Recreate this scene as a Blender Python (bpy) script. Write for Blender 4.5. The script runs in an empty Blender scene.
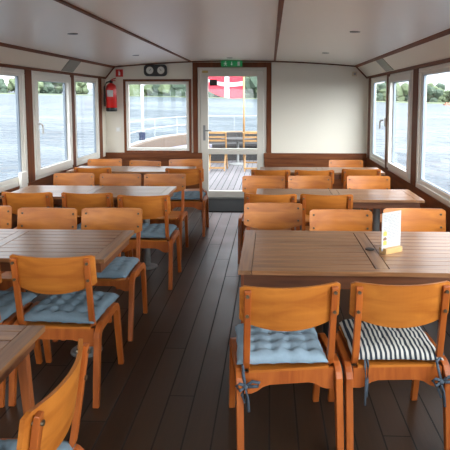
import bpy, bmesh, math, random
from mathutils import Vector, Matrix, noise
random.seed(7)
S = bpy.context.scene
COL = S.collection
PI = math.pi

# ------------------------------------------------------------------ materials
def srgb(r, g, b):
    f = lambda c: (c/255/12.92) if c/255 <= .04045 else ((c/255+.055)/1.055)**2.4
    return (f(r), f(g), f(b), 1)

def new_mat(name):
    m = bpy.data.materials.new(name); m.use_nodes = True
    nt = m.node_tree; bs = nt.nodes['Principled BSDF']
    return m, nt, bs

def plain(name, col, rough=.5, metal=0, noise_amt=.06, nscale=8, bump=0.0, spec=.5, coat=0):
    m, nt, bs = new_mat(name)
    tc = nt.nodes.new('ShaderNodeTexCoord'); nz = nt.nodes.new('ShaderNodeTexNoise')
    nz.inputs['Scale'].default_value = nscale; nz.inputs['Detail'].default_value = 4
    nt.links.new(tc.outputs['Object'], nz.inputs['Vector'])
    mx = nt.nodes.new('ShaderNodeMix'); mx.data_type = 'RGBA'
    mx.inputs['A'].default_value = tuple(c*(1-noise_amt) for c in col[:3])+(1,)
    mx.inputs['B'].default_value = tuple(min(1, c*(1+noise_amt)) for c in col[:3])+(1,)
    nt.links.new(nz.outputs['Fac'], mx.inputs['Factor'])
    nt.links.new(mx.outputs['Result'], bs.inputs['Base Color'])
    bs.inputs['Roughness'].default_value = rough; bs.inputs['Metallic'].default_value = metal
    bs.inputs['Specular IOR Level'].default_value = spec
    bs.inputs['Coat Weight'].default_value = coat
    if bump:
        bp = nt.nodes.new('ShaderNodeBump'); bp.inputs['Strength'].default_value = bump
        bp.inputs['Distance'].default_value = .01
        nt.links.new(nz.outputs['Fac'], bp.inputs['Height']); nt.links.new(bp.outputs['Normal'], bs.inputs['Normal'])
    return m

def wood(name, dark, light, stretch=(1, 14, 14), scale=3.0, rough=.4, coat=.2, vary=.12, bump=.05, spec=.5, coords='Object'):
    """grain runs along the axis with the small stretch factor"""
    m, nt, bs = new_mat(name); N = nt.nodes.new; L = nt.links.new
    tc = N('ShaderNodeTexCoord'); mp = N('ShaderNodeMapping'); mp.inputs['Scale'].default_value = stretch
    oi = N('ShaderNodeObjectInfo'); va = N('ShaderNodeVectorMath'); va.operation = 'ADD'
    cmb = N('ShaderNodeCombineXYZ'); mul = N('ShaderNodeMath'); mul.operation = 'MULTIPLY'; mul.inputs[1].default_value = 37
    L(oi.outputs['Random'], mul.inputs[0])
    for k in 'XYZ': L(mul.outputs[0], cmb.inputs[k])
    L(tc.outputs[coords], va.inputs[0]); L(cmb.outputs[0], va.inputs[1]); L(va.outputs[0], mp.inputs['Vector'])
    nz = N('ShaderNodeTexNoise'); nz.inputs['Scale'].default_value = scale; nz.inputs['Detail'].default_value = 6
    nz.inputs['Distortion'].default_value = .6
    L(mp.outputs[0], nz.inputs['Vector'])
    cr = N('ShaderNodeValToRGB'); cr.color_ramp.elements[0].position = .3; cr.color_ramp.elements[1].position = .72
    cr.color_ramp.elements[0].color = dark; cr.color_ramp.elements[1].color = light
    L(nz.outputs['Fac'], cr.inputs[0])
    hs = N('ShaderNodeHueSaturation'); L(cr.outputs[0], hs.inputs['Color'])
    mr = N('ShaderNodeMapRange'); mr.inputs['To Min'].default_value = 1-vary; mr.inputs['To Max'].default_value = 1+vary
    L(oi.outputs['Random'], mr.inputs['Value']); L(mr.outputs[0], hs.inputs['Value'])
    L(hs.outputs[0], bs.inputs['Base Color'])
    bs.inputs['Roughness'].default_value = rough; bs.inputs['Coat Weight'].default_value = coat
    bs.inputs['Coat Roughness'].default_value = .25; bs.inputs['Specular IOR Level'].default_value = spec
    if bump:
        bp = N('ShaderNodeBump'); bp.inputs['Strength'].default_value = bump; bp.inputs['Distance'].default_value = .004
        L(nz.outputs['Fac'], bp.inputs['Height']); L(bp.outputs['Normal'], bs.inputs['Normal'])
    return m

M = {}
M['ply'] = wood('chair_ply', srgb(154, 84, 26), srgb(190, 116, 44), (1.2, 9, 9), 2.2, .40, .08, .10, .05, .35)
M['bent'] = wood('chair_bentwood', srgb(142, 68, 22), srgb(174, 94, 38), (14, 5, 2), 2.0, .40, .08, .10, .05, .35)
M['teak'] = wood('table_teak', srgb(112, 72, 43), srgb(162, 114, 74), (1.0, 16, 16), 2.6, .34, .4, .05, .08)
M['teak_cross'] = wood('table_teak_cross', srgb(108, 72, 45), srgb(154, 108, 70), (16, 1, 16), 2.6, .34, .4, .05, .08)
M['apron'] = wood('table_apron', srgb(84, 46, 24), srgb(116, 68, 38), (1, 14, 14), 2.4, .45, .15, .05)
M['tleg'] = wood('table_leg', srgb(128, 66, 28), srgb(160, 88, 40), (12, 12, 1), 2.4, .45, .15, .05)
M['mahog'] = wood('dark_brown_trim', srgb(90, 46, 20), srgb(124, 68, 34), (10, 10, 1), 2.0, .55, .0, .06, .05, .25)
M['trimh'] = wood('brown_trim_long', srgb(96, 48, 20), srgb(130, 72, 34), (12, 1, 12), 2.0, .55, .0, .06, .05, .25)
M['panel'] = wood('brown_wall_panel', srgb(92, 46, 20), srgb(128, 72, 34), (1, 1, 10), 2.2, .5, .03, .05, .05, .3)
M['cream'] = plain('cream_wall', srgb(226, 219, 203), .45, 0, .02, 2)
M['ceil'] = plain('ceiling_cream', srgb(238, 230, 218), .40, 0, .02, 1.2, 0, .5, .7)
M['ceil'].node_tree.nodes['Principled BSDF'].inputs['Coat Roughness'].default_value = .40
M['pvc'] = plain('white_pvc', srgb(228, 224, 214), .35, 0, .015, 3)
M['pvcdoor'] = plain('door_grey_white', srgb(206, 200, 188), .4, 0, .02, 3)
M['gasket'] = plain('grey_glazing_seal', srgb(128, 138, 148), .4, 0, .04)
M['grey_metal'] = plain('grey_grille', srgb(138, 138, 126), .45, .3, .12, 30)
M['bolt'] = plain('bolt_metal', srgb(104, 92, 74), .35, .8)
M['steel'] = plain('brushed_steel', srgb(132, 132, 130), .4, .3, .05, 20)
M['fabric'] = plain('blue_grey_fabric', srgb(110, 127, 137), .9, 0, .10, 60, .12, .2)
M['fabric_pale'] = plain('pale_blue_fabric', srgb(138, 157, 169), .9, 0, .10, 60, .12, .2)
M['tie'] = plain('dark_grey_tie', srgb(74, 84, 94), .9, 0, .1, 40, 0, .2)
M['black'] = plain('black_plastic', srgb(28, 27, 26), .4, 0, .1)
M['mat'] = plain('rubber_mat', srgb(27, 26, 25), .9, 0, .18, 40, .1, .12)
M['red'] = plain('red_paint', srgb(200, 32, 26), .3, 0, .04, 8, 0, .5, .3)
M['redsign'] = plain('red_sign', srgb(206, 46, 36), .5, 0, .02)
M['white'] = plain('white_paint', srgb(236, 236, 232), .4, 0, .02)
M['paper'] = plain('white_paper', srgb(178, 176, 172), .7, 0, .01)
M['inkgrey'] = plain('pale_grey_ink', srgb(140, 140, 142), .7)
M['inkgold'] = plain('gold_ink', srgb(206, 168, 78), .7)
M['inkbrown'] = plain('brown_ink', srgb(128, 96, 72), .7)
M['block'] = wood('pale_wood_block', srgb(178, 138, 84), srgb(200, 162, 106), (1, 10, 10), 3, .5, .1, .02)
M['green'] = plain('exit_green', srgb(12, 110, 58), .4, 0, .03)
for k_, e_ in (('green', .12),):
    b_ = M[k_].node_tree.nodes['Principled BSDF']; b_.inputs['Emission Color'].default_value = srgb(10, 130, 66); b_.inputs['Emission Strength'].default_value = e_  # faint glow added to brighten the sign's green
M['gauge'] = plain('gauge_face', srgb(214, 212, 204), .4)
M['beige'] = plain('beige_plastic', srgb(206, 190, 160), .5)
M['brass'] = plain('yellowed_hinge', srgb(176, 152, 92), .4, .3)
M['pine'] = wood('pine_slats', srgb(128, 92, 52), srgb(156, 118, 72), (1, 10, 10), 3, .5, .1, .05)
M['benchbeige'] = plain('beige_upholstery', srgb(88, 74, 63), .8, 0, .06, 20)
M['benchgrey'] = plain('dark_grey_upholstery', srgb(34, 31, 30), .7, 0, .12, 12)
M['benchseat'] = plain('pale_grey_upholstery', srgb(112, 110, 122), .8, 0, .05, 12)
M['bulwark'] = plain('white_bulwark', srgb(150, 152, 156), .5)
M['white_out'] = plain('dimmed_white_paint', srgb(150, 152, 154), .5)  # white darkened in its colour to hold down the bright exterior
M['blue'] = plain('blue_plastic', srgb(24, 34, 62), .5)
M['bluecloth'] = plain('pale_blue_cloth', srgb(110, 136, 176), .8, 0, .08, 14)
M['orange'] = plain('orange_paint', srgb(150, 92, 74), .6)
M['bark'] = plain('bark', srgb(86, 70, 54), .9, 0, .2)
M['grass'] = plain('shore_grass', srgb(84, 92, 64), .9, 0, .2, .3)
M['leaf'] = plain('leaves_deep_hazed', srgb(60, 72, 60), .9, 0, .45, .35, 0, .2)  # both leaf greens greyed in colour to stand in for distance haze
M['leaf2'] = plain('leaves_light_hazed', srgb(86, 96, 72), .9, 0, .35, .35, 0, .2)
M['cap_dark'] = plain('dark_cap', srgb(40, 34, 30), .5)

def striped():
    m, nt, bs = new_mat('striped_fabric'); N = nt.nodes.new; L = nt.links.new
    tc = N('ShaderNodeTexCoord'); sx = N('ShaderNodeSeparateXYZ'); L(tc.outputs['Object'], sx.inputs[0])
    nz = N('ShaderNodeTexNoise'); nz.inputs['Scale'].default_value = 9; L(tc.outputs['Object'], nz.inputs['Vector'])
    a = N('ShaderNodeMath'); a.operation = 'MULTIPLY_ADD'; a.inputs[1].default_value = .010; L(nz.outputs['Fac'], a.inputs[0])
    L(sx.outputs['X'], a.inputs[2])
    b = N('ShaderNodeMath'); b.operation = 'MULTIPLY'; b.inputs[1].default_value = 2*PI/.0222; L(a.outputs[0], b.inputs[0])
    c = N('ShaderNodeMath'); c.operation = 'SINE'; L(b.outputs[0], c.inputs[0])
    cr = N('ShaderNodeValToRGB'); cr.color_ramp.elements[0].position = .42; cr.color_ramp.elements[1].position = .6
    d = N('ShaderNodeMath'); d.operation = 'MULTIPLY_ADD'; d.inputs[1].default_value = .5; d.inputs[2].default_value = .5
    L(c.outputs[0], d.inputs[0]); L(d.outputs[0], cr.inputs[0])
    cr.color_ramp.elements[0].color = srgb(46, 52, 62); cr.color_ramp.elements[1].color = srgb(192, 188, 178)
    L(cr.outputs[0], bs.inputs['Base Color']); bs.inputs['Roughness'].default_value = .9
    bs.inputs['Specular IOR Level'].default_value = .2
    return m
M['stripe'] = striped()

def glass():
    m = bpy.data.materials.new('window_glass'); m.use_nodes = True; nt = m.node_tree; nt.nodes.clear()
    N = nt.nodes.new; L = nt.links.new
    o = N('ShaderNodeOutputMaterial'); mx = N('ShaderNodeMixShader'); t = N('ShaderNodeBsdfTransparent')
    g = N('ShaderNodeBsdfGlossy'); g.inputs['Roughness'].default_value = .02
    t.inputs['Color'].default_value = (.97, .985, .985, 1)
    f = N('ShaderNodeLayerWeight'); f.inputs['Blend'].default_value = .5
    p = N('ShaderNodeMath'); p.operation = 'POWER'; p.inputs[1].default_value = 5; L(f.outputs['Facing'], p.inputs[0])
    q = N('ShaderNodeMath'); q.operation = 'MULTIPLY_ADD'; q.inputs[1].default_value = .30; q.inputs[2].default_value = .025; L(p.outputs[0], q.inputs[0])
    L(q.outputs[0], mx.inputs[0]); L(t.outputs[0], mx.inputs[1]); L(g.outputs[0], mx.inputs[2]); L(mx.outputs[0], o.inputs[0])
    return m
M['glass'] = glass()

def floor_mat(name, dark, light, width, rough, seam=.03, length=2.4):
    """planks along Y with real dark joints in the material"""
    m, nt, bs = new_mat(name); N = nt.nodes.new; L = nt.links.new
    tc = N('ShaderNodeTexCoord'); sp = N('ShaderNodeSeparateXYZ'); L(tc.outputs['Object'], sp.inputs[0])
    def math_(op, a, b=None, c=None):
        n = N('ShaderNodeMath'); n.operation = op
        for i, v in enumerate((a, b, c)):
            if v is None: continue
            if isinstance(v, (int, float)): n.inputs[i].default_value = v
            else: L(v, n.inputs[i])
        return n.outputs[0]
    q = math_('DIVIDE', sp.outputs['X'], width)
    idx = math_('FLOOR', q); fr = math_('FRACT', q)
    wn = N('ShaderNodeTexWhiteNoise'); wn.noise_dimensions = '1D'; L(idx, wn.inputs['W'])
    yo = math_('MULTIPLY_ADD', wn.outputs['Value'], 7.3, sp.outputs['Y'])
    yq = math_('DIVIDE', yo, length); yi = math_('FLOOR', yq); yf = math_('FRACT', yq)
    w2 = N('ShaderNodeTexWhiteNoise'); w2.noise_dimensions = '2D'; cb = N('ShaderNodeCombineXYZ')
    L(idx, cb.inputs[0]); L(yi, cb.inputs[1]); L(cb.outputs[0], w2.inputs['Vector'])
    mp = N('ShaderNodeMapping'); mp.inputs['Scale'].default_value = (18, 1.2, 1)
    cb2 = N('ShaderNodeCombineXYZ'); L(sp.outputs['X'], cb2.inputs[0]); L(yo, cb2.inputs[1]); L(math_('MULTIPLY', idx, 5.17), cb2.inputs[2])
    L(cb2.outputs[0], mp.inputs['Vector'])
    nz = N('ShaderNodeTexNoise'); nz.inputs['Scale'].default_value = 3; nz.inputs['Detail'].default_value = 8; nz.inputs['Roughness'].default_value = .65
    L(mp.outputs[0], nz.inputs['Vector'])
    n2 = N('ShaderNodeTexNoise'); n2.inputs['Scale'].default_value = 2.2; n2.inputs['Detail'].default_value = 5; L(tc.outputs['Object'], n2.inputs['Vector'])
    v = math_('MULTIPLY_ADD', nz.outputs['Fac'], .55, math_('MULTIPLY_ADD', w2.outputs['Value'], .35, math_('MULTIPLY', n2.outputs['Fac'], .35)))
    cr = N('ShaderNodeValToRGB'); cr.color_ramp.elements[0].position = .28; cr.color_ramp.elements[1].position = .88
    cr.color_ramp.elements[0].color = dark; cr.color_ramp.elements[1].color = light; L(v, cr.inputs[0])
    e = math_('MINIMUM', fr, math_('SUBTRACT', 1, fr)); ey = math_('MINIMUM', yf, math_('SUBTRACT', 1, yf))
    s1 = math_('GREATER_THAN', e, seam); s2 = math_('GREATER_THAN', ey, .0015)
    s = math_('MULTIPLY', s1, s2)
    mx = N('ShaderNodeMix'); mx.data_type = 'RGBA'; L(s, mx.inputs['Factor'])
    mx.inputs['A'].default_value = (.004, .0035, .003, 1); L(cr.outputs[0], mx.inputs['B'])
    L(mx.outputs['Result'], bs.inputs['Base Color'])
    L(math_('MULTIPLY_ADD', n2.outputs['Fac'], .25, math_('MULTIPLY_ADD', s, -.35, rough+.25)), bs.inputs['Roughness'])
    bp = N('ShaderNodeBump'); bp.inputs['Strength'].default_value = .5; bp.inputs['Distance'].default_value = .004
    L(math_('MULTIPLY_ADD', nz.outputs['Fac'], .25, s), bp.inputs['Height']); L(bp.outputs['Normal'], bs.inputs['Normal'])
    return m
M['floor'] = floor_mat('floor_planks', srgb(22, 14, 8), srgb(58, 40, 26), .135, .34)
M['deck'] = floor_mat('deck_planks', srgb(74, 70, 72), srgb(100, 96, 98), .11, .6, .05)

def water():
    m, nt, bs = new_mat('water'); N = nt.nodes.new; L = nt.links.new
    tc = N('ShaderNodeTexCoord'); mp = N('ShaderNodeMapping'); mp.inputs['Scale'].default_value = (.5, .5, .5)
    mp.inputs['Rotation'].default_value = (0, 0, .5)
    L(tc.outputs['Object'], mp.inputs['Vector'])
    a = N('ShaderNodeTexNoise'); a.inputs['Scale'].default_value = 1.6; a.inputs['Detail'].default_value = 5; L(mp.outputs[0], a.inputs['Vector'])
    mp2 = N('ShaderNodeMapping'); mp2.inputs['Scale'].default_value = (.05, .12, .1); mp2.inputs['Rotation'].default_value = (0, 0, -.3)
    L(tc.outputs['Object'], mp2.inputs['Vector'])
    b = N('ShaderNodeTexNoise'); b.inputs['Scale'].default_value = 1.0; b.inputs['Detail'].default_value = 3; L(mp2.outputs[0], b.inputs['Vector'])
    cr = N('ShaderNodeValToRGB'); cr.color_ramp.elements[0].position = .38; cr.color_ramp.elements[1].position = .66
    cr.color_ramp.elements[0].color = (.018, .032, .048, 1); cr.color_ramp.elements[1].color = (.080, .096, .110, 1)
    L(b.outputs['Fac'], cr.inputs[0]); L(cr.outputs[0], bs.inputs['Base Color'])
    bs.inputs['Roughness'].default_value = .28; bs.inputs['IOR'].default_value = 1.33; bs.inputs['Specular IOR Level'].default_value = .4
    bp = N('ShaderNodeBump'); bp.inputs['Strength'].default_value = 1.0; bp.inputs['Distance'].default_value = .9
    L(a.outputs['Fac'], bp.inputs['Height']); L(bp.outputs['Normal'], bs.inputs['Normal'])
    return m
M['water'] = water()

# ------------------------------------------------------------------ mesh helpers
def obj(name, bm, mats, parent=None, smooth=False, bevel=0, loc=None, rotz=0):
    me = bpy.data.meshes.new(name)
    bmesh.ops.recalc_face_normals(bm, faces=bm.faces[:])
    bm.to_mesh(me); bm.free()
    if not isinstance(mats, (list, tuple)): mats = [mats]
    for m in mats: me.materials.append(M[m])
    if smooth:
        for p in me.polygons: p.use_smooth = True
    o = bpy.data.objects.new(name, me); COL.objects.link(o)
    if parent is not None: o.parent = parent
    if loc is not None: o.location = loc
    if rotz: o.rotation_euler.z = rotz
    if bevel:
        bv = o.modifiers.new('bevel', 'BEVEL'); bv.width = bevel; bv.segments = 2; bv.limit_method = 'ANGLE'
    return o

def box(bm, x0, x1, y0, y1, z0, z1, mi=0, mat=None):
    vs = [bm.verts.new(v) for v in ((x0, y0, z0), (x1, y0, z0), (x1, y1, z0), (x0, y1, z0), (x0, y0, z1), (x1, y0, z1), (x1, y1, z1), (x0, y1, z1))]
    if mat is not None:
        for v in vs: v.co = mat @ v.co
    for f in ((0, 3, 2, 1), (4, 5, 6, 7), (0, 1, 5, 4), (1, 2, 6, 5), (2, 3, 7, 6), (3, 0, 4, 7)):
        bm.faces.new([vs[i] for i in f]).material_index = mi
    return bm
def B(*a, **k): return box(bmesh.new(), *a, **k)

def prism(bm, pts, axis, a, b, mi=0):
    """polygon pts (2-D) extruded along axis 'x' (pts=(y,z)), 'y' (pts=(x,z)) or 'z' (pts=(x,y))"""
    f = {'x': lambda p, t: (t, p[0], p[1]), 'y': lambda p, t: (p[0], t, p[1]), 'z': lambda p, t: (p[0], p[1], t)}[axis]
    A = [bm.verts.new(f(p, a)) for p in pts]; Z = [bm.verts.new(f(p, b)) for p in pts]
    bm.faces.new(A).material_index = mi; bm.faces.new(Z[::-1]).material_index = mi
    n = len(pts)
    for i in range(n): bm.faces.new([A[i], A[(i+1) % n], Z[(i+1) % n], Z[i]]).material_index = mi
    return bm

def tube(bm, pts, r, seg=8, mi=0, closed=False):
    pts = [Vector(p) for p in pts]; rings = []; n = len(pts)
    for i, p in enumerate(pts):
        d = (pts[(i+1) % n]-pts[i-1]) if closed else (pts[min(i+1, n-1)]-pts[max(i-1, 0)])
        d.normalize(); up = Vector((0, 0, 1)) if abs(d.z) < .95 else Vector((0, 1, 0))
        s = d.cross(up).normalized(); t = s.cross(d)
        rr = r[i] if isinstance(r, (list, tuple)) else r
        rings.append([bm.verts.new(p+(s*math.cos(2*PI*k/seg)+t*math.sin(2*PI*k/seg))*rr) for k in range(seg)])
    for i in range(n if closed else n-1):
        A, Z = rings[i], rings[(i+1) % n]
        for k in range(seg): bm.faces.new([A[k], A[(k+1) % seg], Z[(k+1) % seg], Z[k]]).material_index = mi
    if not closed:
        bm.faces.new(rings[0][::-1]).material_index = mi; bm.faces.new(rings[-1]).material_index = mi
    return bm

def lathe(bm, prof, c=(0, 0), seg=24, mi=0):
    rings = []
    for r, z in prof:
        rings.append([bm.verts.new((c[0]+r*math.cos(2*PI*k/seg), c[1]+r*math.sin(2*PI*k/seg), z)) for k in range(seg)])
    for A, Z in zip(rings, rings[1:]):
        for k in range(seg): bm.faces.new([A[k], A[(k+1) % seg], Z[(k+1) % seg], Z[k]]).material_index = mi
    bm.faces.new(rings[0][::-1]).material_index = mi; bm.faces.new(rings[-1]).material_index = mi
    return bm

def disc_y(bm, cx, cz, r, y0, y1, seg=16, mi=0):
    return prism(bm, [(cx+r*math.cos(2*PI*k/seg), cz+r*math.sin(2*PI*k/seg)) for k in range(seg)], 'y', y0, y1, mi)

def strip(bm, path, xc, w, th, mi=0):
    """bent-wood strip: centre line path (y,z) in the plane x=xc, width w along x, thickness th (scalar or list)"""
    P = [Vector((0, p[0], p[1])) for p in path]; rings = []; n = len(P)
    for i, p in enumerate(P):
        d = (P[min(i+1, n-1)]-P[max(i-1, 0)]).normalized(); nn = Vector((0, -d.z, d.y))
        t = (th[i] if isinstance(th, (list, tuple)) else th)/2
        rings.append([bm.verts.new((xc+sx*w/2, p.y+nn.y*sn*t, p.z+nn.z*sn*t)) for sx, sn in ((-1, -1), (1, -1), (1, 1), (-1, 1))])
    for A, Z in zip(rings, rings[1:]):
        for k in range(4): bm.faces.new([A[k], A[(k+1) % 4], Z[(k+1) % 4], Z[k]]).material_index = mi
    bm.faces.new(rings[0][::-1]).material_index = mi; bm.faces.new(rings[-1]).material_index = mi
    return bm

def arc(c, r, a0, a1, n):
    return [(c[0]+r*math.cos(a0+(a1-a0)*i/n), c[1]+r*math.sin(a0+(a1-a0)*i/n)) for i in range(n+1)]

def tag(o, label=None, cat=None, group=None, kind=None):
    if label: o['label'] = label
    if cat: o['category'] = cat
    if group: o['group'] = group
    if kind: o['kind'] = kind
    return o
def thing(name, label, cat, loc=(0, 0, 0), rotz=0, group=None):
    o = bpy.data.objects.new(name, None); COL.objects.link(o); o.empty_display_size = .1
    o.location = loc; o.rotation_euler = (0, 0, rotz)
    return tag(o, label, cat, group)
def struct(name, bm, m, parent=None, **k):
    o = obj(name, bm, m, parent, **k)
    if parent is None: o['kind'] = 'structure'
    return o
def dup(root, loc, rotz, label):
    r = root.copy(); COL.objects.link(r); r.location = loc; r.rotation_euler = (0, 0, rotz); r['label'] = label
    for ch in list(root.children):
        c = ch.copy(); COL.objects.link(c); c.parent = r
        for g in ch.children:
            d = g.copy(); COL.objects.link(d); d.parent = c
    return r

# ------------------------------------------------------------------ the saloon shell
XL, XR, YB, YF = -2.6255, 1.5062, 8.21, -2.6
ZS, ZT = .687, 1.921
X2L, X2R, Z2 = -2.4713, 1.3245, 2.106
XC = (X2L+X2R)/2; HW = (X2R-X2L)/2
def cz(x): return Z2+.088*(1-((x-XC)/HW)**2)
OUT = .09

bm = bmesh.new(); box(bm, XL-OUT, XR+OUT, YF-.1, YB+.05, -.06, 0); struct('floor', bm, 'floor')
bm = bmesh.new()
xs = [X2L+(X2R-X2L)*i/24 for i in range(25)]
prism(bm, [(x, cz(x)) for x in xs]+[(X2R, 2.32), (X2L, 2.32)], 'y', YF-.1, YB+.06)
struct('ceiling', bm, 'ceil')
# sloped cream panels between the windows and the ceiling
prism_l = bmesh.new(); prism(prism_l, [(XL, ZT), (X2L, Z2), (X2L, 2.32), (XL-OUT, 2.32), (XL-OUT, ZT)], 'y', YF-.1, YB+.06)
prism_r = bmesh.new(); prism(prism_r, [(XR, ZT), (XR+OUT, ZT), (XR+OUT, 2.32), (X2R, 2.32), (X2R, Z2)], 'y', YF-.1, YB+.06)
struct('trim_1', prism_l, 'cream'); struct('trim_2', prism_r, 'cream')
# brown battens: ceiling strips, ceiling edges, window heads
n_trim = 3
def trim(bm, m='trimh', **k):
    global n_trim
    o = struct('trim_%d' % n_trim, bm, m, **k); n_trim += 1; return o
for x in (-1.25, .062):
    trim(B(x-.016, x+.016, YF, YB, cz(x)-.012, cz(x)+.004))
for sx, x2, xw in ((-1, X2L, XL), (1, X2R, XR)):
    d = .028
    trim(prism(bmesh.new(), [(x2-sx*.026, cz(x2-sx*.026)-.008), (x2-sx*.026, cz(x2-sx*.026)+.006), (x2+sx*.012, Z2+.006), (x2+sx*.012, Z2-.026)], 'y', YF, YB))
    trim(prism(bmesh.new(), [(xw-sx*.016, ZT-.012), (xw+sx*.02, ZT-.012), (xw+sx*.02, ZT+.02), (xw-sx*.004, ZT+.026), (xw-sx*.026, ZT+.012)], 'y', YF, YB))
# batten where the ceiling meets the aft bulkhead
bm = bmesh.new(); pts = [(x, cz(x)) for x in xs]
prism(bm, pts+[(x, z-.017) for x, z in reversed(pts)], 'y', YB-.016, YB)
for sx, a, b in ((-1, (XL, ZT), (X2L, Z2)), (1, (XR, ZT), (X2R, Z2))):
    prism(bm, [a, b, (b[0]-sx*.02, b[1]-.004), (a[0]-sx*.02, a[1]-.006)], 'y', YB-.016, YB)
trim(bm, 'mahog')

# side walls below the windows, veneered in vertical boards
def lower_wall(name, xin, sx):
    bm = bmesh.new(); y = YF
    while y < YB-.01:
        y2 = min(y+.42, YB); box(bm, min(xin, xin+sx*OUT), max(xin, xin+sx*OUT), y+.001, y2-.003, 0, ZS-.004); y = y2
    box(bm, min(xin+sx*.006, xin+sx*OUT), max(xin+sx*.006, xin+sx*OUT), YF, YB, 0, ZS-.002)
    struct(name, bm, 'panel')
lower_wall('wall_left', XL, -1); lower_wall('wall_right', XR, 1)

# windows along both sides: (y0, y1, opening)
LW = [(5.65, 6.77, 1), (6.89, 7.88, 0)]; LP = [(5.50, 5.65), (6.77, 6.89), (7.88, 8.02)]
RW = [(5.59, 6.69, 3), (6.84, 7.93, 4)]; RP = [(5.41, 5.59), (6.69, 6.84), (7.93, 8.10)]
def extend(W, P, y):
    while y > YF+.3:
        y0 = max(YF, y-1.5); W.append((y0, y, 0)); P.append((y0-.15, y0)); y = y0-.15
extend(LW, LP, 5.50); extend(RW, RP, 5.41)
wn = 1
def side_window(xin, sx, y0, y1, kind):
    global wn
    w = thing('window_%d' % wn, None, None, (xin, (y0+y1)/2, ZS)); w['kind'] = 'structure'; wn += 1
    h = (y1-y0)/2; H = ZT-ZS-.014
    X = lambda a, b: (min(sx*a, sx*b), max(sx*a, sx*b))
    def ring(hy, z0, z1, t, tb, tt, xa, xb):
        bm = bmesh.new(); x0, x1 = X(xa, xb)
        box(bm, x0, x1, -hy, hy, z0, z0+tb); box(bm, x0, x1, -hy, hy, z1-tt, z1)
        box(bm, x0, x1, -hy, -hy+t, z0+tb, z1-tt); box(bm, x0, x1, hy-t, hy, z0+tb, z1-tt)
        return bm
    obj('frame', ring(h-.002, 0, H, .055, .055, .04, .0, .07), 'pvc', w, bevel=.006)
    if kind in (1, 3):
        obj('sash', ring(h-.030, .04, H-.03, .085, .075, .075, -.022, .05), 'pvc', w, bevel=.006)
        t, zb, zt = .118, .118, H-.108
    else:
        obj('sash', ring(h-.05, .05, H-.036, .05, .045, .035, .015, .06), 'pvc', w, bevel=.005)
        t, zb, zt = .103, .098, H-.072
    obj('glazing_seal', ring(h-t+.012, zb-.012, zt+.012, .03, .016, .016, .022, .05), 'gasket', w)
    x0, x1 = X(.034, .040)
    obj('pane', B(x0, x1, -h+t, h-t, zb, zt), 'glass', w)
    if kind in (1, 4):
        bm = bmesh.new(); yy = -h+.075 if kind == 1 else -h+.045
        x0, x1 = X(-.030, -.020) if kind == 1 else X(-.012, .003); box(bm, x0, x1, yy-.016, yy+.016, .55, .66)
        tube(bm, [(sx*-.028, yy, .63), (sx*-.062, yy, .63), (sx*-.066, yy+.012, .622), (sx*-.066, yy+.03, .59), (sx*-.064, yy+.034, .52)], .010, 8)
        obj('handle', bm, 'white', w, smooth=False)
for y0, y1, k in LW: side_window(XL, -1, y0, y1, k)
for y0, y1, k in RW: side_window(XR, 1, y0, y1, k)
for (P, xin, sx) in ((LP, XL, -1), (RP, XR, 1)):
    for y0, y1 in P:
        trim(B(min(xin-sx*.004, xin+sx*.07), max(xin-sx*.004, xin+sx*.07), y0, y1, ZS, ZT), 'mahog')
for xin, sx, y0 in ((XL, -1, 8.02), (XR, 1, 8.10)):       # cream return at the aft corners
    trim(B(min(xin, xin+sx*.08), max(xin, xin+sx*.08), y0, YB, ZS, ZT), 'cream')
for xin, sx in ((XL, -1), (XR, 1)):                         # thin ledge under the windows
    trim(B(min(xin-sx*.012, xin+sx*.07), max(xin-sx*.012, xin+sx*.07), YF, YB, ZS-.012, ZS), 'trimh')

# aft bulkhead with window and door openings
WX0, WX1, WZ0, WZ1 = -2.333, -1.252, .735, 1.905
DX0, DX1, DZ1 = -1.225, .0128, 2.163
bm = bmesh.new()
def bw(x0, x1, z0, z1): box(bm, x0, x1, YB, YB+.06, z0, z1)
bw(XL-OUT, WX0+.03, 0, 2.3); bw(WX0+.03, WX1-.03, 0, WZ0+.03); bw(WX0+.03, WX1-.03, WZ1-.03, 2.3)
bw(WX1-.03, DX0+.04, 0, 2.3); bw(DX0+.04, DX1-.04, DZ1-.03, 2.3); bw(DX1-.04, XR+OUT, 0, 2.3)
struct('wall_back', bm, 'cream')
# vertical panel joint and brown dado
trim(B(XL, -1.085, YB-.045, YB, 0, .735), 'panel', bevel=.006)
trim(B(-.095, XR, YB-.045, YB, 0, .735), 'panel', bevel=.006)
trim(B(XL, -1.08, YB-.055, YB-.045, .655, .745), 'panel', bevel=.004)
trim(B(-.10, XR, YB-.055, YB-.045, .655, .745), 'panel', bevel=.004)
def frame_ring(bm, x0, x1, z0, z1, t, y0, y1, bottom=True, mi=0):
    box(bm, x0, x0+t, y0, y1, z0, z1, mi); box(bm, x1-t, x1, y0, y1, z0, z1, mi); box(bm, x0+t, x1-t, y0, y1, z1-t, z1, mi)
    if bottom: box(bm, x0+t, x1-t, y0, y1, z0, z0+t, mi)
    return bm
w = thing('window_%d' % wn, None, None, ((WX0+WX1)/2, YB, WZ0)); w['kind'] = 'structure'
cx = (WX0+WX1)/2; hw = (WX1-WX0)/2; hh = WZ1-WZ0
obj('trim', frame_ring(bmesh.new(), -hw, hw, 0, hh, .036, -.02, .02), 'mahog', w, bevel=.004)
obj('frame', frame_ring(bmesh.new(), -hw+.036, hw-.036, .036, hh-.036, .045, -.008, .05), 'pvc', w, bevel=.005)
obj('pane', B(-hw+.078, hw-.078, .018, .024, .078, hh-.078), 'glass', w)
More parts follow.
